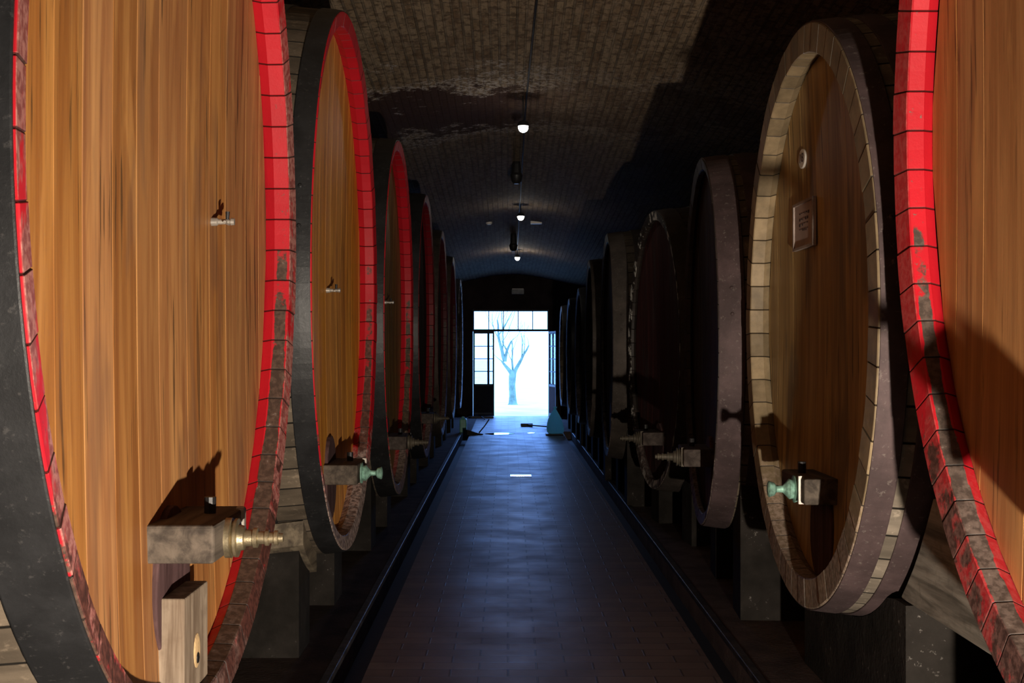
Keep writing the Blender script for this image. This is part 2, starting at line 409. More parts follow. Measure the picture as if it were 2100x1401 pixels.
# ---------------------------------------------------------------- shared materials
M = {}
M['brass'] = plain('old_brass', rgb(0.30, 0.25, 0.16), 0.42, 0.5, 0.8, 0.3, 30)
M['verdigris'] = plain('verdigris_brass', rgb(0.22, 0.40, 0.32), 0.6, 0.4, 0.3, 0.45, 40)
M['oldbeam'] = timber_mat('weathered_timber', rgb(0.04, 0.032, 0.026), rgb(0.13, 0.105, 0.082), 1)
M['duskbeam'] = timber_mat('dusky_timber', rgb(0.035, 0.026, 0.022), rgb(0.09, 0.07, 0.06), 1)
M['dull'] = plain('dull_brass', rgb(0.09, 0.075, 0.055), .6, .3, .3)
M['greyplank'] = timber_mat('grey_plank', rgb(0.13, 0.09, 0.06), rgb(0.34, 0.27, 0.20), 2)
M['darkhatch'] = timber_mat('wine_dark_wood', rgb(0.045, 0.022, 0.022), rgb(0.11, 0.06, 0.06), 2)
M['saddle'] = timber_mat('saddle_timber', rgb(0.07, 0.055, 0.04), rgb(0.20, 0.16, 0.11), 1)
M['palesaddle'] = timber_mat('pale_saddle_timber', rgb(0.10, 0.09, 0.075), rgb(0.36, 0.33, 0.28), 1)
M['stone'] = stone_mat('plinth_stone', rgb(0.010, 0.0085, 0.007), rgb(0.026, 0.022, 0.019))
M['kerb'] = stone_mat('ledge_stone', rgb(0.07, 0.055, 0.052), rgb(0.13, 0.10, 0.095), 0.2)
M['gutter'] = plain('gutter_black', rgb(0.012, 0.011, 0.012), 0.5, 0.3)
M['iron'] = plain('black_iron', rgb(0.02, 0.019, 0.02), 0.45, 0.4, 0.3)
M['paleiron'] = plain('worn_steel', rgb(0.36, 0.33, 0.29), 0.4, 0.5, 0.4)
M['cork'] = plain('cork_bung', rgb(0.55, 0.38, 0.20), 0.8, 0.1, 0, .35, 30)
M['paper'] = plain('aged_card', rgb(0.42, 0.33, 0.29), 0.7, 0.2, 0, .15, 6)
M['white_enamel'] = plain('white_enamel', rgb(0.72, 0.68, 0.62), 0.4, 0.4, 0, .08, 8)
M['ink'] = plain('dark_ink', rgb(0.06, 0.04, 0.04), 0.7, 0.2)
M['glass'] = glass_mat()

# ---------------------------------------------------------------- casks
HEADS = {
 'amber': head_wood('oak_amber', rgb(0.36, 0.145, 0.042), rgb(0.52, 0.265, 0.085), rgb(0.22, 0.078, 0.022), rgb(0.055, 0.030, 0.014), 0.45, 0.0),
 'amber2': head_wood('oak_amber_deep', rgb(0.70, 0.27, 0.035), rgb(0.82, 0.39, 0.07), rgb(0.46, 0.155, 0.02), rgb(0.07, 0.035, 0.012), 0.3, 3.0),
 'amber3': head_wood('oak_amber_plain', rgb(0.44, 0.185, 0.055), rgb(0.55, 0.27, 0.09), rgb(0.30, 0.12, 0.034), rgb(0.08, 0.04, 0.018), 0.2, 8.0),
 'olive': head_wood('oak_olive', rgb(0.20, 0.115, 0.035), rgb(0.28, 0.17, 0.06), rgb(0.11, 0.06, 0.02), rgb(0.04, 0.028, 0.012), 0.4, 12.0),
 'brown': head_wood('oak_brown', rgb(0.38, 0.235, 0.085), rgb(0.54, 0.37, 0.15), rgb(0.17, 0.095, 0.035), rgb(0.05, 0.03, 0.015), 0.7, 21.0),
 'dark': head_wood('oak_wine_dark', rgb(0.035, 0.022, 0.02), rgb(0.06, 0.04, 0.03), rgb(0.018, 0.012, 0.011), rgb(0.01, 0.007, 0.006), 0.5, 31.0, 0.8, 0.12),
 'red': head_wood('oak_wine_red', rgb(0.055, 0.010, 0.010), rgb(0.08, 0.02, 0.018), rgb(0.025, 0.007, 0.007), rgb(0.01, 0.006, 0.006), 0.6, 41.0, 0.7),
}
RED = rgb(0.50, 0.008, 0.018)

def make_cask(name, label, group, side, px, y, zb, R, yaw, head, chime, hoopm, stavem, L=1.75, t=0.085, rec=0.10,
              hoops=((0.006, 0.15), (0.30, 0.40)), peg=None, beam=True, tapm='brass', plank=False, extra=None, pw=0.25, hatch=True, detail=True, dish=0.03, seed=1, bev=0.013, prot=.175):
    """side = +1 for the left row (front faces +x), -1 for the right row. Local x=0 is the plane of the stave ends, z=0 the lowest point."""
    rng = random.Random(seed)
    root = empty(name, (px, y, zb), (0 if side > 0 else PI) + yaw)
    tag(root, label, 'cask', group)
    zc = R; bil = 0.055
    def rf(x): return R + bil * (1 - ((x + L / 2) / (L / 2)) ** 2)
    N = max(40, int(2 * PI * R / 0.135))
    # body of staves: outer shell and a plain back
    prof = [(x, rf(x), 0.1) for x in [-0.022 - (L - 0.022) * i / 12 for i in range(13)]] + [(-L, R - t, 0.1), (-L + rec, R - t, 0.1), (-L + rec, 0.02, 0.1)]
    lathe_staves('body', prof, N, zc, stavem, root)
    # chime: the stave ends standing proud of the head
    ri = R - t
    cp = [(-0.024, rf(-0.024) - 0.001, 0.0), (-0.003, R, 0.15), (0.0, R - 0.004, 0.22), (-bev + 0.001, ri + 0.004, 0.36), (-bev - 0.004, ri, 0.40), (-rec * 0.66, ri - 0.003, 0.78),
          (-rec * 0.69, ri - 0.001, 0.81), (-rec * 1.08, ri + 0.022, 1.0)]
    lathe_staves('chime', cp, N, zc, chime, root, 0.0018, rng, 0.0028)
    make_head(ri + 0.016, -rec, dish, zc, head, root, rng, pw)
    for (a, b) in hoops:
        for (x0, x1) in ((-a, -b), (-L + a, -L + b)):
            vs, fs = ring_band(x0, x1, rf, 0.007, zc)
            h = mesh_obj('hoop', vs, fs, hoopm, root, smooth=False)
            if detail and x0 > -L / 2:
                for q in (0.42, 0.46):
                    th = PI * (1 - q) * (1 if side < 0 else -1); rr = rf((x0 + x1) / 2) + 0.007; xm = (x0 + x1) / 2
                    c = Vector((xm, rr * math.sin(th), zc - rr * math.cos(th))); d = Vector((0, math.sin(th), -math.cos(th)))
                    MB().lathe(c - d * .004, d, [(0, .012), (.008, .011), (.012, .006)], 8).build('rivet', hoopm, h)
    xh = -rec
    cx = lambda yy, zz: xh - dish * (1 - (yy ** 2 + (zz - zc) ** 2) / ((ri + .016) ** 2))
    if hatch:
        # oval man door set low in the head, with a stout cross beam and tap
        hz = 0.36 + (0.02 if R > 1.4 else -0.06); hw, hh = 0.20, 0.26
        pts = [(hw * math.cos(2 * PI * i / 28), hz + hh * math.sin(2 * PI * i / 28) * (1.0 if math.sin(2 * PI * i / 28) > 0 else .85)) for i in range(28)]
        x_h = cx(0, hz + hh)
        hd = MB().prism(pts, 'x', x_h - 0.03, x_h + 0.022, 0.006).build('hatch_door', M['darkhatch'], root)
    if beam:
        b0, b1 = beam if isinstance(beam, tuple) else (0.38, 0.49)
        bl = 0.235
        bm = MB().box(xh - 0.03, xh + prot, -bl, bl, b0, b1, 0.009).build('cross_beam', M['duskbeam' if tapm == 'dull' else 'oldbeam'], root)
        ty = -0.06 * side; tz = (b0 + b1) / 2 - .005; tx = xh + prot; tm = M[tapm]
        if tapm in ('brass', 'dull'):
            MB().lathe((tx - .002, ty, tz), (1, 0, 0), [(0, .060), (.018, .060), (.020, .050), (.028, .058), (.036, .058), (.038, .040), (.055, .036), (.058, .026), (.08, .024), (.082, .030), (.094, .030), (.096, .019),
                        (.115, .019), (.117, .024), (.127, .024), (.129, .017), (.142, .017), (.144, .022), (.155, .022), (.157, .014), (.170, .013)], 20).build('tap', tm, root, True)
        else:
            MB().lathe((tx - .002, ty, tz), (1, 0, 0), [(0, .058), (.010, .060), (.014, .042), (.03, .045), (.045, .028), (.058, .016), (.085, .014), (.095, .028), (.118, .036), (.122, .030), (.125, .012)], 20).build('tap', tm, root, True)
        MB().box(xh + prot - .015, xh + prot + .009, bl * .62 * 1, bl * .70 * 1, b0 - .004, b1 + .006).build('strap', M['dull' if tapm == 'dull' else 'paleiron'], bm)
        # screw and wing of the beam behind the tap
        MB().tube([(xh + prot * .57, .05 * side, b1 - .01), (xh + prot * .57, .05 * side, b1 + .05)], .018, 10).build('screw', M['iron'], root)
    if plank:
        pb = MB().prism([(-.15, .085), (.15, .085), (.15, .385), (-.15, .385)], 'x', xh - .02, xh + .07, .005).build('lower_board', M['greyplank'], root)
        k = MB().lathe((xh + .066, 0.0, .20), (1, 0, 0), [(0, .036), (.006, .036), (.008, .030)], 20).build('cork_bung', M['cork'], pb)
        k.scale = (1, 1, 1.45); k.location.z = -.20 * .45
        MB().lathe((xh + .072, 0.0, .178), (1, 0, 0), [(0, .018), (.004, .016)], 14).build('bung_hole', M['iron'], pb)
    if peg:
        (py, pz) = peg; xx = cx(py, pz)
        MB().lathe((xx - .01, py, pz), (1, 0, 0), [(0, .016), (.03, .014), (.034, .010), (.075, .009), (.078, .013), (.09, .012)], 12).build('sampling_tap', M['paleiron'], root, True)
        MB().tube([(xx + .055, py + .0, pz + .004), (xx + .056, py, pz + .035)], [.006, .008], 8).build('tap_key', M['iron'], root)
        MB().tube([(xx + .052, py - .03, pz - .004), (xx + .052, py + .04, pz - .004)], .006, 8).build('tap_bar', M['paleiron'], root)
    if extra: extra(root, cx, zc, xh)
    # two plinths under the cask, hollowed to its curve: each a thing of its own
    return root, rf

def make_plinths(root_args, side, px, y, zb, R, yaw, label, group, rf, L=1.75, offs=((0.50, 0.86), (-0.86, -0.50)), x_in=0.16, mat=None, sad=None, sadmat=None, seed=3, Lb=None, cap=9.0):
    Lb = Lb or L - 0.30
    out = []
    for n, (a, b) in enumerate(offs):
        lo, hi = min(a, b), max(a, b)
        rt = empty('plinth', (px, y, 0), (0 if side > 0 else PI) + yaw)
        near = (n == 0) == (side < 0)
        tag(rt, label[n], 'plinth', group)
        zc = zb + R; NX, NY = 8, 14; vs = []; fs = []
        gap = 0.012; top = 0.10 if sad else 0.0
        def zt(x, yy, extra=0):
            r = rf(x) + gap + extra; return min(cap, zc - math.sqrt(max(r * r - yy * yy, 0.01)))
        for i in range(NX + 1):
            x = -x_in - Lb * i / NX
            for j in range(NY + 1):
                yy = lo + (hi - lo) * j / NY
                vs.append((x, yy, zt(x, yy, top)))
        nb = len(vs)
        for i in range(NX + 1):
            x = -x_in - Lb * i / NX
            for j in range(NY + 1): vs.append((x, lo + (hi - lo) * j / NY, 0.0 if False else LEDGE))
        W = NY + 1
        for i in range(NX):
            for j in range(NY):
                q = i * W + j; fs.append((q, q + W, q + W + 1, q + 1)); fs.append((nb + q, nb + q + 1, nb + q + W + 1, nb + q + W))
        for i in range(NX):
            for j in (0, NY):
                q = i * W + j; fs.append((q, q + W, nb + q + W, nb + q))
        for j in range(NY):
            for i in (0, NX):
                q = i * W + j; fs.append((q, q + 1, nb + q + 1, nb + q))
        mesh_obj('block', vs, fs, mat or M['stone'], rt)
        if sad:
            v2 = []; f2 = []; e = 0.05
            for i in range(NX + 1):
                x = -x_in + 0.03 - (L - 0.24) * i / NX
                for j in range(NY + 1):
                    yy = lo - e + (hi - lo + 2 * e) * j / NY
                    v2.append((x, yy, zt(x, yy, 0)))
                for j in range(NY + 1):
                    yy = lo - e + (hi - lo + 2 * e) * j / NY
                    v2.append((x, yy, zt(x, yy, top)))
            W2 = 2 * W
            for i in range(NX):
                for j in range(NY):
                    q = i * W2 + j; f2 += [(q, q + W2, q + W2 + 1, q + 1), (q + W, q + W + 1, q + W + W2 + 1, q + W + W2)]
                for j in (0, NY):
                    q = i * W2 + j; f2.append((q, q + W2, q + W2 + W, q + W))
            for i in (0, NX):
                for j in range(NY):
                    q = i * W2 + j; f2.append((q, q + 1, q + W + 1, q + W))
            mesh_obj('saddle', v2, f2, sadmat or M['saddle'], rt)
        out.append(rt)
    return out

LEDGE = 0.0
black_hoop = hoop_mat('black_hoop', rgb(0.016, 0.016, 0.017), 0.12, 0.45)
purple_hoop = hoop_mat('purple_brown_hoop', rgb(0.055, 0.036, 0.036), 0.55, 0.7, (.20, .17, .15))
rust_hoop = hoop_mat('brown_hoop', rgb(0.05, 0.04, 0.033), 0.3, 0.65)
st_grey = stave_mat('stave_grey_brown', rgb(0.16, 0.125, 0.09), 2)
st_pale = stave_mat('stave_pale', rgb(0.24, 0.20, 0.155), 5)
st_dark = stave_mat('stave_dark', rgb(0.085, 0.065, 0.055), 9)

ch = {
 'L1': chime_mat('chime_red_worn', rgb(0.10, 0.06, 0.045), RED, .92, (0.05, 0.03, 0.022), 0.2, 0.15, 1.0, scuffed=0.8),
 'L2': chime_mat('chime_red_half', rgb(0.10, 0.06, 0.045), RED, .72, (0.075, 0.032, 0.024), 0.95, 0.55, 4.0),
 'L3': chime_mat('chime_red_upper', rgb(0.10, 0.07, 0.045), RED, .80, (0.06, 0.04, 0.025), 0.5, 0.45, 6.0),
 'L4': chime_mat('chime_dull_red', rgb(0.05, 0.03, 0.025), rgb(0.20, 0.008, 0.013), .9, (0.05, 0.03, 0.025), 0.4, 0.4, 9.0),
 'L5': chime_mat('chime_maroon', rgb(0.09, 0.05, 0.04), rgb(0.09, 0.010, 0.014), 1.1, (0.045, 0.03, 0.025), 0.3, 0.4, 12.0),
 'R1': chime_mat('chime_red_scuffed', rgb(0.10, 0.06, 0.045), RED, .78, (0.058, 0.042, 0.034), 0.12, 0.7, 15.0, scuffed=0.25),
 'R2': chime_mat('chime_bare_oak', rgb(0.27, 0.20, 0.115), None, 0, (0.05, 0.03, 0.02), 0.45, 0.55, 18.0),
 'R3': chime_mat('chime_grey_brown', rgb(0.045, 0.034, 0.030), None, 0, (0.05, 0.03, 0.02), 0.3, 0.5, 21.0),
 'R4': chime_mat('chime_flecked', rgb(0.032, 0.024, 0.02), None, 0, (0.05, 0.03, 0.02), 0.3, 0.5, 24.0, spots=0.9),
}

def drum(*a, **k):
    root, rf = make_cask(*a, **k)
    return root, rf

GL = 'large casks standing in the left row'; GR = 'large casks standing in the right row'
# name, label, side, x, y, z bottom, R, yaw(deg), head, chime, hoop, stave, options
casks = [
 dict(label='nearest left cask with broad amber plank head and worn red rim', side=1, px=-.90, y=4.00, zb=.455, R=1.59, yaw=0, head='amber', ch='L1', hoop=black_hoop, st=st_grey,
      opt=dict(peg=(.62, 1.56), plank=True, beam=(.50, .61), t=.085, rec=.115, pw=.27, seed=11)),
 dict(label='second cask from the front on the left, narrow amber head and wide black hoop', side=1, px=-.90, y=7.54, zb=.43, R=1.51, yaw=0, head='amber2', ch='L2', hoop=black_hoop, st=st_grey,
      opt=dict(hoops=((.006, .11), (.26, .36)), peg=(0.0, 1.47), tapm='verdigris', t=.08, rec=.11, seed=12)),
 dict(label='third cask from the front on the left, olive brown head and crimson upper rim', side=1, px=-.90, y=11.05, zb=.35, R=1.47, yaw=0, head='olive', ch='L3', hoop=black_hoop, st=st_grey,
      opt=dict(peg=(0.0, 1.60), t=.08, rec=.11, tapm='dull', seed=13)),
 dict(label='fourth cask from the front on the left, dark head with dull red rim', side=1, px=-.90, y=14.75, zb=.35, R=1.46, yaw=0, head='dark', ch='L4', hoop=black_hoop, st=st_dark,
      opt=dict(t=.08, rec=.10, tapm='dull', seed=14)),
 dict(label='fifth cask on the left, maroon rim, just past the dull red rimmed one', side=1, px=-.90, y=18.3, zb=.36, R=1.41, yaw=0, head='dark', ch='L5', hoop=rust_hoop, st=st_dark, opt=dict(seed=15, detail=False, beam=False)),
 dict(label='sixth cask on the left, a thin dark maroon sliver near the door', side=1, px=-.90, y=21.8, zb=.40, R=1.33, yaw=0, head='dark', ch='L5', hoop=rust_hoop, st=st_dark, opt=dict(seed=16, detail=False, beam=False)),
 dict(label='furthest left cask, a dark edge beside the black dustpan', side=1, px=-.90, y=25.1, zb=.42, R=1.22, yaw=0, head='dark', ch='R4', hoop=black_hoop, st=st_dark, opt=dict(seed=17, detail=False, beam=False)),
 dict(label='nearest right cask with bright red rim and amber head cut by the frame', side=-1, px=1.28, y=2.67, zb=.545, R=1.70, yaw=0, head='amber3', ch='R1', hoop=black_hoop, st=st_grey,
      opt=dict(t=.11, rec=.10, pw=.27, seed=21)),
 dict(label='brown cask with bare oak rim carrying a round white disc and a card', side=-1, px=1.28, y=5.81, zb=.445, R=1.265, yaw=0, head='brown', ch='R2', hoop=purple_hoop, st=st_pale,
      opt=dict(t=.125, bev=.0, rec=.10, prot=.125, tapm='verdigris', hoops=((.006, .105), (.15, .25), (.36, .46)), seed=22, beam=(.46, .57))),
 dict(label='dark headed cask with grey purple hoop, behind the bare oak rimmed one', side=-1, px=1.225, y=8.46, zb=.445, R=1.165, yaw=-3.0, head='dark', ch='R3', hoop=purple_hoop, st=st_grey,
      opt=dict(t=.07, rec=.06, hoops=((.006, .15), (.19, .31)), tapm='dull', seed=23)),
 dict(label='wine red headed cask with white flecked rim on the right', side=-1, px=1.225, y=11.25, zb=.37, R=1.18, yaw=4.4, head='red', ch='R4', hoop=rust_hoop, st=st_dark,
      opt=dict(t=.075, rec=.06, tapm='dull', seed=24), L=1.3),
 dict(label='black headed cask with a broad brown hoop, past the wine red one', side=-1, px=1.03, y=13.86, zb=.43, R=1.165, yaw=-1, head='dark', ch='R3', hoop=rust_hoop, st=st_grey,
      opt=dict(hoops=((.006, .16), (.24, .36)), beam=False, rec=.05, seed=25), L=1.3),
 dict(label='olive brown cask, a tall plain strip midway down the right row', side=-1, px=1.00, y=16.4, zb=.47, R=1.09, yaw=-1, head='dark', ch='R3', hoop=rust_hoop, st=st_grey, opt=dict(seed=26, detail=False, beam=False)),
 dict(label='dark cask third from the far end of the right row', side=-1, px=1.02, y=19.2, zb=.47, R=.98, yaw=0, head='dark', ch='R3', hoop=black_hoop, st=st_dark, opt=dict(seed=27, detail=False, beam=False)),
 dict(label='dark cask second from the far end of the right row', side=-1, px=1.00, y=21.8, zb=.47, R=.95, yaw=0, head='dark', ch='R3', hoop=black_hoop, st=st_dark, opt=dict(seed=28, detail=False, beam=False)),
 dict(label='furthest right cask with a pale rim edge beside the doorway', side=-1, px=1.0, y=24.9, zb=.47, R=.94, yaw=0, head='dark', ch='R2', hoop=black_hoop, st=st_dark, opt=dict(seed=29, detail=False, beam=False)),
]

def r2_extra(root, cx, zc, xh):
    # round enamel disc and a framed card on the brown cask head
    def disc(y, z):
        x = cx(y, z)
        d = MB().lathe((x - .004, y, z), (1, 0, 0), [(0, .046), (.010, .046), (.012, .043)], 28).build('number_disc', M['white_enamel'], root)
        d.scale = (1, 1.5, 1); d.location.y = -.5 * y
        cu = bpy.data.curves.new('disc_number', 'FONT'); cu.body = '18'; cu.size = .062; cu.align_x = 'CENTER'; cu.align_y = 'CENTER'; cu.extrude = .0008
        tmp = bpy.data.objects.new('tmp', cu); C.objects.link(tmp); bpy.context.view_layer.update()
        me = bpy.data.meshes.new_from_object(tmp.evaluated_get(bpy.context.evaluated_depsgraph_get())); bpy.data.objects.remove(tmp)
        me.materials.clear(); me.materials.append(M['ink'])
        o = bpy.data.objects.new('disc_number', me); C.objects.link(o); o.parent = d
        o.location = (x + .0095, y, z); o.rotation_euler = (PI / 2, 0, PI / 2)
    disc(*R2_DISC)
    y, z = R2_CARD; x = max(cx(y - .15, z - .15), cx(y + .15, z + .15), cx(y, z)) + .002
    f = MB().box(x, x + .010, y - .20, y + .20, z - .105, z + .105, .003).build('card', M['paper'], root)
    fr = MB()
    for (a, b, c, d) in ((-.21, .21, .100, .112), (-.21, .21, -.112, -.100), (-.21, -.19, -.10, .10), (.19, .21, -.10, .10)):
        fr.box(x, x + .018, y + a, y + b, z + c, z + d)
    fr.build('card_frame', plain('card_frame_wood', rgb(0.30, 0.24, 0.21), .6), f)
    ln = MB()
    rr = random.Random(5)
    for i, zz in enumerate((.045, .02, -.005, -.03)):
        q = -.09
        while q < .09:
            wd = rr.uniform(.012, .03)
            ln.box(x + .0095, x + .0108, y + q, y + q + wd, z + zz + .012 * rr.random(), z + zz + .015); q += wd + .012
    ln.build('faded_writing', M['ink'], f)
R2_DISC = (-.40, 2.02); R2_CARD = (-.37, 1.705)

for i, c in enumerate(casks):
    opt = dict(c['opt'])
    if i == 8: opt['extra'] = r2_extra
    L = c.get('L', 1.75)
    root, rf = make_cask('wine_cask', c['label'], GL if c['side'] > 0 else GR, c['side'], c['px'], c['y'], c['zb'], c['R'], math.radians(c['yaw']), HEADS[c['head']], ch[c['ch']], c['hoop'], c['st'], L=L, **opt)
    which = {0: 'the nearest left cask', 1: 'the second left cask with the wide black hoop', 2: 'the third left cask with the crimson upper rim', 3: 'the fourth left cask with dull red rim', 4: 'the fifth left cask, maroon rimmed',
             5: 'the sixth left cask near the door', 6: 'the furthest left cask', 7: 'the nearest right cask with bright red rim', 8: 'the brown cask with the white disc', 9: 'the cask with grey purple hoop',
             10: 'the wine red headed cask', 11: 'the black headed cask with broad brown hoop', 12: 'the olive brown cask midway on the right', 13: 'the third cask from the far right end',
             14: 'the second cask from the far right end', 15: 'the furthest right cask'}[i]
    lab = ['far stone plinth under ' + which, 'near stone plinth under ' + which]
    if c['side'] < 0: lab = lab[::-1]
    kw = {}
    if i == 7: kw = dict(cap=.612)
    if i == 1: kw = dict(sad=True)
    if i == 8: kw = dict(offs=((-0.76, 0.91),), x_in=.20, Lb=.42, cap=.612); lab = ['long dark stone pier under the brown cask with the white disc']
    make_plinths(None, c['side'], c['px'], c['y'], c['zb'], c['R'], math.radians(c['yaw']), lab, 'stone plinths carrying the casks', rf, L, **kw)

# pale timber lying from pier to pier between the two casks, shaped to both
def cradle():
    t = tag(empty('timber_chock', (1.50, 0, 0)), 'pale grey timber chock lying between the brown disc cask and the red rimmed cask', 'chock')
    def under(y):
        z = 1.04
        for cy, cz, r in ((5.81, .445 + 1.265, 1.265 + .075), (2.67, .545 + 1.70, 1.70 + .075)):
            d = abs(y - cy)
            if d < r: z = min(z, cz - math.sqrt(r * r - d * d))
        return z
    ys = [3.22 + (5.02 - 3.22) * q / 24 for q in range(25)]
    out = [(3.22, .617), (5.02, .617)] + [(y, max(.625, under(y))) for y in reversed(ys)]
    MB().prism(out, 'x', .0, 1.15, .004).build('timber', M['palesaddle'], t)
cradle()

# ---------------------------------------------------------------- the room
XL, XR, Y0, Y1 = -3.4, 3.6, -4.0, 29.75
FL, FR = -0.69, 1.01            # aisle edges
GWL, GWR = 0.15, 0.16           # gutters
S = lambda o: tag(o, kind='structure')
S(MB().box(FL, FR, Y0, Y1 + .35, -.25, 0).build('floor', floor_mat()))
S(MB().box(FL - GWL, FL, Y0, Y1 - 5.2, -.25, -.14).build('trim_1', M['gutter']))
S(MB().box(FR, FR + GWR, Y0, Y1 - 5.2, -.25, -.14).build('trim_2', M['gutter']))
S(MB().box(XL - .1, FL - GWL, Y0, Y1 - 5.2, -.25, LEDGE).build('trim_3', M['kerb']))
S(MB().box(FR + GWR, XR + .1, Y0, Y1 - 5.2, -.25, LEDGE).build('trim_4', M['kerb']))
S(MB().box(XL - .1, FL, Y1 - 5.2, Y1, -.25, LEDGE).build('trim_5', M['kerb']))
S(MB().box(FR, XR + .1, Y1 - 5.2, Y1, -.25, LEDGE).build('trim_6', M['kerb']))
lipm = NT('wet_stone_lip', .42, .4); lo = lipm.obj(); lipm.color(lipm.mix(lipm.step(lipm.noise(lo, 7, 5), .35, .7), rgb(.02, .018, .02), rgb(.07, .062, .065))); lipm.bump(lipm.noise(lo, 22, 4), .5, .01)
S(MB().box(FL - GWL - .045, FL - GWL + .004, Y0, Y1 - 5.2, -.02, .014, .006).build('trim_8', lipm.m))
S(MB().box(FR + GWR - .004, FR + GWR + .045, Y0, Y1 - 5.2, -.02, .014, .006).build('trim_9', lipm.m))
brick = wall_mat('wall_brick', rgb(0.16, 0.10, 0.07), rgb(0.22, 0.15, 0.10), rgb(0.12, 0.10, 0.08))
S(MB().box(XL - .3, XL, Y0, Y1, -.25, 4.6).build('wall_left', brick))
S(MB().box(XR, XR + .3, Y0, Y1, -.25, 4.6).build('wall_right', brick))
S(MB().box(XL - .3, XR + .3, Y0 - .3, Y0, -.25, 5.6).build('wall_back', brick))
# vault
def crown(y):
    ks = [(-4, 4.85), (3, 4.65), (7, 4.35), (12.5, 3.92), (18, 3.66), (24, 3.42), (29.75, 3.215)]
    if y <= ks[0][0]: return ks[0][1]
    for (a, za), (b, zb2) in zip(ks, ks[1:]):
        if y <= b: return za + (zb2 - za) * (y - a) / (b - a)
    return ks[-1][1]
XC = 0.10
def drop(x, y):
    d = abs(x - XC); near = 2.6 * (1 - math.sqrt(max(0.0, 1 - min(1.0, d / 5.5) ** 2)))
    far = 0.36 * (1 - math.exp(-(d / 1.4) ** 2))
    k = min(1, max(0, (y - 13) / 9)); k = k * k * (3 - 2 * k)
    return near * (1 - k) + far * k
nx, ny = 72, 110; vs = []; uvv = []
for j in range(ny + 1):
    y = Y0 + (Y1 - Y0) * j / ny
    for i in range(nx + 1):
        x = XL + (XR - XL) * i / nx; vs.append((x, y, crown(y) - drop(x, y)))
fs = []; uv = []
for j in range(ny):
    for i in range(nx):
        q = j * (nx + 1) + i; f = (q, q + 1, q + nx + 2, q + nx + 1); fs.append(f)
        uv += [(vs[k][0] * 1.06, vs[k][1]) for k in f]
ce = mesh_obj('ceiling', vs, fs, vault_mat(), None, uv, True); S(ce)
sol = ce.modifiers.new('thick', 'SOLIDIFY'); sol.thickness = .2; sol.offset = 1

# end wall with the doorway; opening x -0.80..0.92, z 0..2.42
OX0, OX1, OZ = -0.80, 0.92, 2.43
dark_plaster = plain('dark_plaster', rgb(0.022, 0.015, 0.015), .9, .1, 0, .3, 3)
eb = MB()
eb.box(XL - .3, OX0, Y1, Y1 + .35, -.25, 4.6).box(OX1, XR + .3, Y1, Y1 + .35, -.25, 4.6).box(OX0, OX1, Y1, Y1 + .35, OZ, 4.6)
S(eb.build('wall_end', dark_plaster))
frame_m = plain('door_dark_paint', rgb(0.018, 0.026, 0.034), .6, .4, 0, .2, 6)
lower_m = plain('door_brown_paint', rgb(0.045, 0.016, 0.012), .9, .05, 0, .2, 6)
# transom with five panes
yd = Y1 + .10
tr = S(empty('window_1', (0, yd, 1.93)))
b = MB(); b.box(OX0, OX1, -.04, .04, .0, .05).box(OX0, OX1, -.03, .03, .455, .50).box(OX0, OX0 + .03, -.03, .03, .05, .455).box(OX1 - .03, OX1, -.03, .03, .05, .455)
pw_ = (OX1 - OX0 - .06) / 5
for i in range(1, 5): xx = OX0 + .03 + pw_ * i; b.box(xx - .009, xx + .009, -.02, .02, .05, .455)
b.build('window_frame', frame_m, tr)
for i in range(5):
    xx = OX0 + .03 + pw_ * i; MB().box(xx + .009, xx + pw_ - .009, -.004, .004, .05, .455).build('pane', M['glass'], tr)

def leaf(name, loc, rz, wdt, cols, lower, z1=1.93, zl=.74):
    """door leaf: local x along its width, four rows of panes over a solid panel"""
    t = S(empty(name, loc, rz)); st = .035
    f = MB(); f.box(0, wdt, -.02, .02, 0.01, .09).box(0, wdt, -.02, .02, zl - .05, zl).box(0, wdt, -.02, .02, z1 - .05, z1)
    f.box(0, st, -.02, .02, .09, z1 - .05); f.box(wdt - st, wdt, -.02, .02, .09, z1 - .05)
    rows = [(zl + (z1 - .05 - zl) * k / 4, zl + (z1 - .05 - zl) * (k + 1) / 4) for k in range(4)]
    for (a, b_) in rows[1:]: f.box(st, wdt - st, -.012, .012, a - .010, a + .010)
    xs = [st + (wdt - 2 * st) * q for q in cols]
    for x in xs[1:-1]: f.box(x - .025, x + .025, -.018, .018, zl, z1 - .05)
    f.build('door_frame', frame_m, t)
    MB().box(st, wdt - st, -.012, .012, .09, zl - .05).build('door_panel', lower, t)
    for (a, b_) in rows:
        for x0, x1 in zip(xs, xs[1:]): MB().box(x0 + .001, x1 - .001, -.003, .003, a + .011, b_ - .011).build('pane', M['glass'], t)
    return t
leaf('door_1', (OX0 + .01, yd, 0), 0, .475, (0, .76, 1), plain('door_black_paint', rgb(0.008, 0.008, 0.009), .7, .2))
dl = leaf('door_2', (OX1 + .02, Y1 - .03, 0), math.radians(-81), .80, (0, .5, 1), lower_m)
MB().tube([(.72, .02, .95), (.72, .06, .95), (.62, .06, .95)], .012, 8).build('door_handle', M['iron'], dl)
S(MB().box(OX0 - .1, OX1 + .1, Y1 + .35, Y1 + .75, -.25, -.02).build('trim_7', plain('threshold_stone', rgb(.5, .48, .45), .8)))

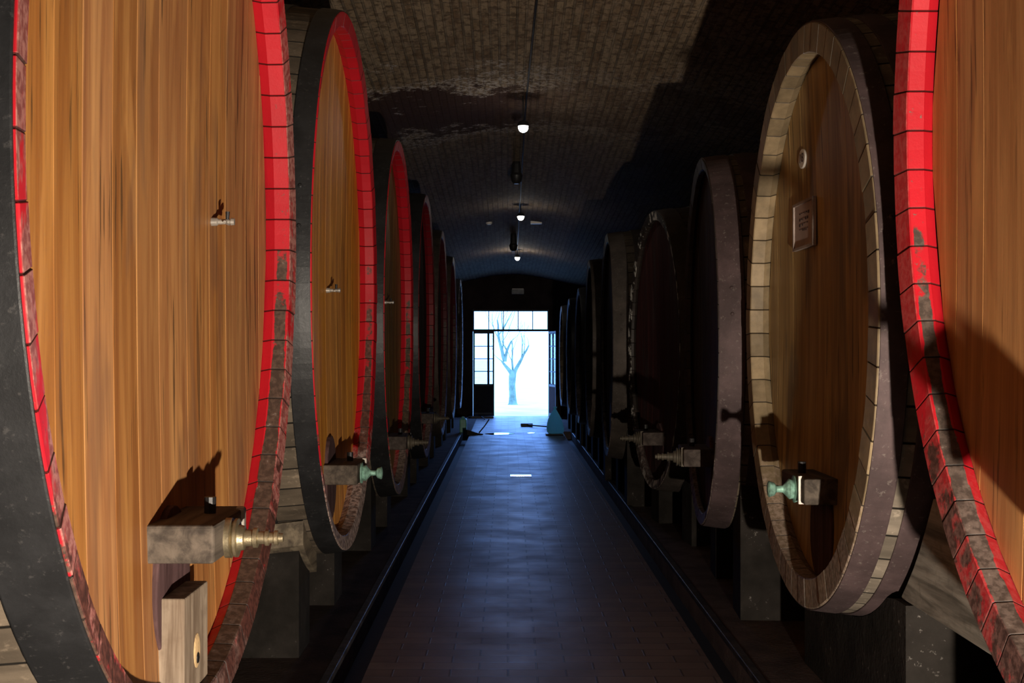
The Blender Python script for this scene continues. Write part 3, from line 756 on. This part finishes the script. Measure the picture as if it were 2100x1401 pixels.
# ---------------------------------------------------------------- outside
gm = NT('pale_winter_grass', .9, .1); o_ = gm.obj(); gm.color(gm.mix(gm.step(gm.noise(o_, .8, 5), .35, .7), rgb(.62, .66, .50), rgb(.85, .82, .74)))
S(MB().box(-60, 60, Y1 + .75, 160, -.3, -.02).build('ground', gm.m))
bark = plain('grey_bark', rgb(.20, .25, .17), .9, .1, 0, .3, 6)
def tube_obj(name, branches, mat, parent):
    b = MB()
    for pts, r in branches: b.tube(pts, r, 8)
    return b.build(name, mat, parent)
TY = 36.5
tree = tag(empty('tree', (.13, TY, -.02)), 'bare pollarded tree with forked trunk on pale ground outside the doorway', 'tree')
rt = random.Random(4)
MB().tube([(0, 0, -.03), (.0, 0, .04), (-.005, 0, .25), (-.02, 0, .55), (-.01, 0, .78), (.02, 0, .95)], [.17, .115, .095, .09, .10, .085], 12).build('trunk', bark, tree)
def grow(p, d, r, n, lst, twigs, depth=0):
    pts = [Vector(p)]; rs = [r]
    d = Vector(d).normalized()
    for i in range(n):
        d = (d + Vector((rt.uniform(-.16, .16), rt.uniform(-.16, .16), rt.uniform(-.05, .14)))).normalized()
        pts.append(pts[-1] + d * .15); rs.append(max(.004, r * (1 - (i + 1) / (n + 1) * .75)))
        if depth < 2 and i > 0 and rt.random() < .65:
            sd = (d + Vector((rt.uniform(-1, 1), rt.uniform(-1, 1), rt.uniform(-.1, .6)))).normalized()
            grow(pts[-1], sd, rs[-1] * .5, n - i + 1, twigs, twigs, depth + 1)
    lst.append((pts, rs))
arms = [((-.02, 0, .85), (-.55, .1, .8), .062, 3), ((.03, 0, .86), (.42, -.1, .8), .060, 6), ((-.22, 0.02, 1.20), (-.25, 0, 1), .055, 8), ((-.22, 0.02, 1.20), (.05, .2, 1), .05, 4), ((.0, .02, .92), (.05, .3, 1), .03, 6)]
for p, d, r, n in arms:
    main = []; tw = []
    grow(p, d, r, n, main, tw); ob = tube_obj('branch', main, bark, tree)
    if tw: tube_obj('twigs', tw, bark, ob)

# ---------------------------------------------------------------- lamps hanging under the crown
em = emit('lamp_glow', rgb(1.0, 0.97, 0.90), 22)
def lamp_fix(y, x, z, label, r=.045, lit=True, power=0):
    zt = crown(y) - drop(x, y)
    t = tag(empty('ceiling_lamp', (x, y, z)), label, 'lamp', 'small lamps along the crown of the vault')
    MB().tube([(0, 0, .05), (0, 0, zt - z + .02)], .006, 8).build('stem', M['iron'], t)
    MB().lathe((0, 0, .075), (0, 0, -1), [(0, .02), (.01, r * .9), (.035, r * 1.15), (.05, r * 1.2), (.052, r * 1.05)], 20).build('lamp_housing', M['iron'], t)
    MB().lathe((0, 0, .024), (0, 0, -1), [(0, r), (.02, r * .98), (.045, r * .75), (.058, r * .3)], 20).build('bulb', em if lit else M['iron'], t, True)
    if power:
        l = lamp('lamp_light', 'POINT', (x, y, z - .06), power, (1, .93, .82), .04); l.parent = t; l.location = (0, 0, -.06)
lamp_fix(12.35, .142, 3.625, 'nearest lit ceiling lamp on the vault crown, a white oval', .048, power=3)
lamp_fix(18.9, .182, 3.43, 'second lit ceiling lamp, a bright round spot midway down the vault', .048, power=3)
lamp_fix(24.6, .173, 3.23, 'furthest lit ceiling lamp, closest to the end wall', .045, power=9)
def dark_fix(x, y, z, label):
    zt = crown(y) - drop(x, y)
    t = tag(empty('unlit_lamp', (x, y, z)), label, 'lamp')
    MB().lathe((0, 0, zt - z + .02), (0, 0, -1), [(0, .04), (.05, .05), (zt - z, .055)], 14).build('lamp_housing', M['iron'], t)
    MB().lathe((0, 0, .02), (0, 0, -1), [(0, .06), (.03, .075), (.10, .06), (.13, .03)], 14).build('lamp_shade', M['iron'], t, True)
dark_fix(.10, 15.6, 3.62, 'dark unlit lamp between the nearest and the second lit ceiling lamps')
dark_fix(.09, 22.2, 3.30, 'dark unlit lamp just in front of the furthest lit lamp')
# thin cable clipped along the crown
pts = []
for i in range(31):
    y = 4 + (24.6 - 4) * i / 30; x = .29 - .12 * min(1, (y - 4) / 8.5) + .0; pts.append((x, y, crown(y) - drop(x, y) - .012))
tag(MB().tube(pts, .009, 8).build('ceiling_cable', M['iron']), 'thin black cable running along the vault crown past the lit lamps', 'cable')
for (x, y, lab) in ((-.30, 20.6, 'tiny pale smoke detector on the vault left of the lamps'), (.44, 20.6, 'small white twin sensor on the vault right of the lamps')):
    z = crown(y) - drop(x, y)
    t = tag(empty('ceiling_sensor', (x, y, z)), lab, 'sensor')
    bq = MB()
    if x < 0: bq.lathe((0, 0, .01), (0, 0, -1), [(0, .05), (.03, .05), (.05, .03)], 16)
    else: bq.box(-.09, .09, -.04, .04, -.035, .015, .008)
    bq.build('sensor_body', M['white_enamel'], t)
# emergency light box over the door
t = tag(empty('wall_light_box', (.22, Y1 - .002, 2.84)), 'small rectangular light box on the end wall above the doorway', 'light')
MB().box(-.14, .14, -.09, 0, -.07, .04, .01).build('box_body', plain('box_grey', rgb(.22, .22, .22), .5), t)
MB().box(-.13, .13, -.092, -.02, .041, .055).build('box_top', M['white_enamel'], t)
MB().tube([(0, -.03, .05), (0, -.03, .35)], .006, 8).build('conduit', M['iron'], t)

# ---------------------------------------------------------------- things on the floor by the door
bagm = NT('thin_cyan_plastic', .35, .5); bagm.b.inputs['Base Color'].default_value = rgb(.30, .80, .92); bagm.b.inputs['Transmission Weight'].default_value = 0.0
trn = bagm.n('ShaderNodeBsdfTranslucent'); trn.inputs[0].default_value = rgb(.55, 1.0, 1.0); mxs = bagm.n('ShaderNodeMixShader'); mxs.inputs[0].default_value = .92
bagm.l(bagm.b.outputs[0], mxs.inputs[1]); bagm.l(trn.outputs[0], mxs.inputs[2]); bagm.l(mxs.outputs[0], bagm.t.nodes['Material Output'].inputs[0])
def blob(name, prof, mat, parent, seed, seg=28, sx=1, sy=1, lump=.10):
    rr = random.Random(seed); ph = [rr.uniform(0, 6) for _ in range(6)]; vs = []; fs = []
    n = len(prof)
    for i, (z, r) in enumerate(prof):
        for j in range(seg):
            a = 2 * PI * j / seg
            q = r * (1 + lump * math.sin(3 * a + ph[0] + z * 9) + lump * .6 * math.sin(7 * a + ph[1] + z * 14) + lump * .4 * math.sin(11 * a + ph[2]))
            vs.append((q * math.cos(a) * sx, q * math.sin(a) * sy, z))
    for i in range(n - 1):
        for j in range(seg): k = (j + 1) % seg; fs.append((i * seg + j, i * seg + k, (i + 1) * seg + k, (i + 1) * seg + j))
    fs.append(tuple(range(seg))[::-1]); fs.append(tuple((n - 1) * seg + j for j in range(seg)))
    return mesh_obj(name, vs, fs, mat, parent, smooth=True)
t = tag(empty('plastic_bag', (.84, 23.6, 0.03)), 'bright cyan full plastic bag standing on the floor right of the doorway', 'bag')
blob('bag_body', [(0, .12), (.03, .145), (.10, .15), (.18, .14), (.26, .115), (.34, .075), (.40, .04), (.43, .022)], bagm.m, t, 3)
blob('bag_neck', [(.425, .022), (.44, .02), (.46, .03), (.475, .035)], bagm.m, t, 5, 16, lump=.2)
tray_m = M['iron']
t = tag(empty('bag_tray', (.84, 23.6, 0)), 'low black tray under the cyan plastic bag', 'tray')
MB().box(-.17, .15, -.16, .16, .002, .028, .01).build('tray_base', tray_m, t)
t = tag(empty('broom', (.55, 25.6, 0)), 'black broom lying on the floor behind the cyan bag', 'broom')
MB().tube([(-.18, .55, .03), (.30, -.5, .05)], .014, 8).build('broom_handle', M['iron'], t)
MB().box(-.30, -.06, .50, .60, .002, .06, .01).build('broom_head', M['iron'], t)
t = tag(empty('plastic_canister', (-.83, 24.2, 0)), 'pale green plastic canister at the foot of the furthest left cask', 'canister')
grn = plain('green_plastic', rgb(.18, .50, .42), .4, .4)
MB().box(-.06, .07, -.10, .10, 0, .26, .02).build('canister_body', grn, t); MB().lathe((0, 0, .258), (0, 0, 1), [(0, .03), (.03, .03), (.04, .02)], 14).build('canister_cap', grn, t)
t = tag(empty('dustpan', (-.62, 23.7, 0), .3), 'black dustpan on the floor at the far left end of the aisle', 'dustpan')
MB().prism([(-.16, .0), (.14, .0), (.14, .02), (.04, .03), (-.12, .09), (-.16, .10)], 'y', -.13, .13, .004).build('pan', M['iron'], t)
MB().tube([(.10, 0, .03), (.22, .02, .16), (.30, .03, .27)], .012, 8).build('pan_handle', M['iron'], t)
t = tag(empty('squeegee', (-.50, 29.1, 0)), 'black squeegee lying in front of the closed left door leaf', 'squeegee')
MB().box(-.38, .18, -.03, .03, .002, .05, .008).build('blade', M['iron'], t); MB().tube([(-.1, 0, .04), (.0, -.9, .03)], .012, 8).build('squeegee_handle', M['iron'], t)
wet = NT('standing_water', .04, .6); wet.b.inputs['Base Color'].default_value = rgb(.35, .36, .38)
def puddle(x, y, sx, sy, lab, seed):
    rr = random.Random(seed); p = [rr.uniform(0, 6) for _ in range(3)]; out = []
    for i in range(36):
        a = 2 * PI * i / 36; q = 1 + .12 * math.sin(2 * a + p[0]) + .08 * math.sin(5 * a + p[1]); out.append((q * sx * math.cos(a), q * sy * math.sin(a)))
    o = MB().prism(out, 'z', 0.0005, .004).build('puddle', wet.m); o.location = (x, y, 0); tag(o, lab, 'puddle', 'wet patches on the aisle floor')
puddle(-.14, 23.9, .24, .30, 'long wet patch shining across the left side of the far aisle', 1)
puddle(.42, 24.1, .07, .15, 'tiny wet glint on the right side of the far aisle', 2)
steelm = NT('polished_steel', .10, .5); steelm.b.inputs['Metallic'].default_value = 1; steelm.b.inputs['Base Color'].default_value = rgb(.85, .85, .88)
o = MB().box(-.13, .13, -.11, .11, 0.0005, .006, .002).build('floor_plate', steelm.m); o.location = (.155, 16.1, 0)
tag(o, 'small bright rectangular metal plate set on the aisle floor', 'plate')
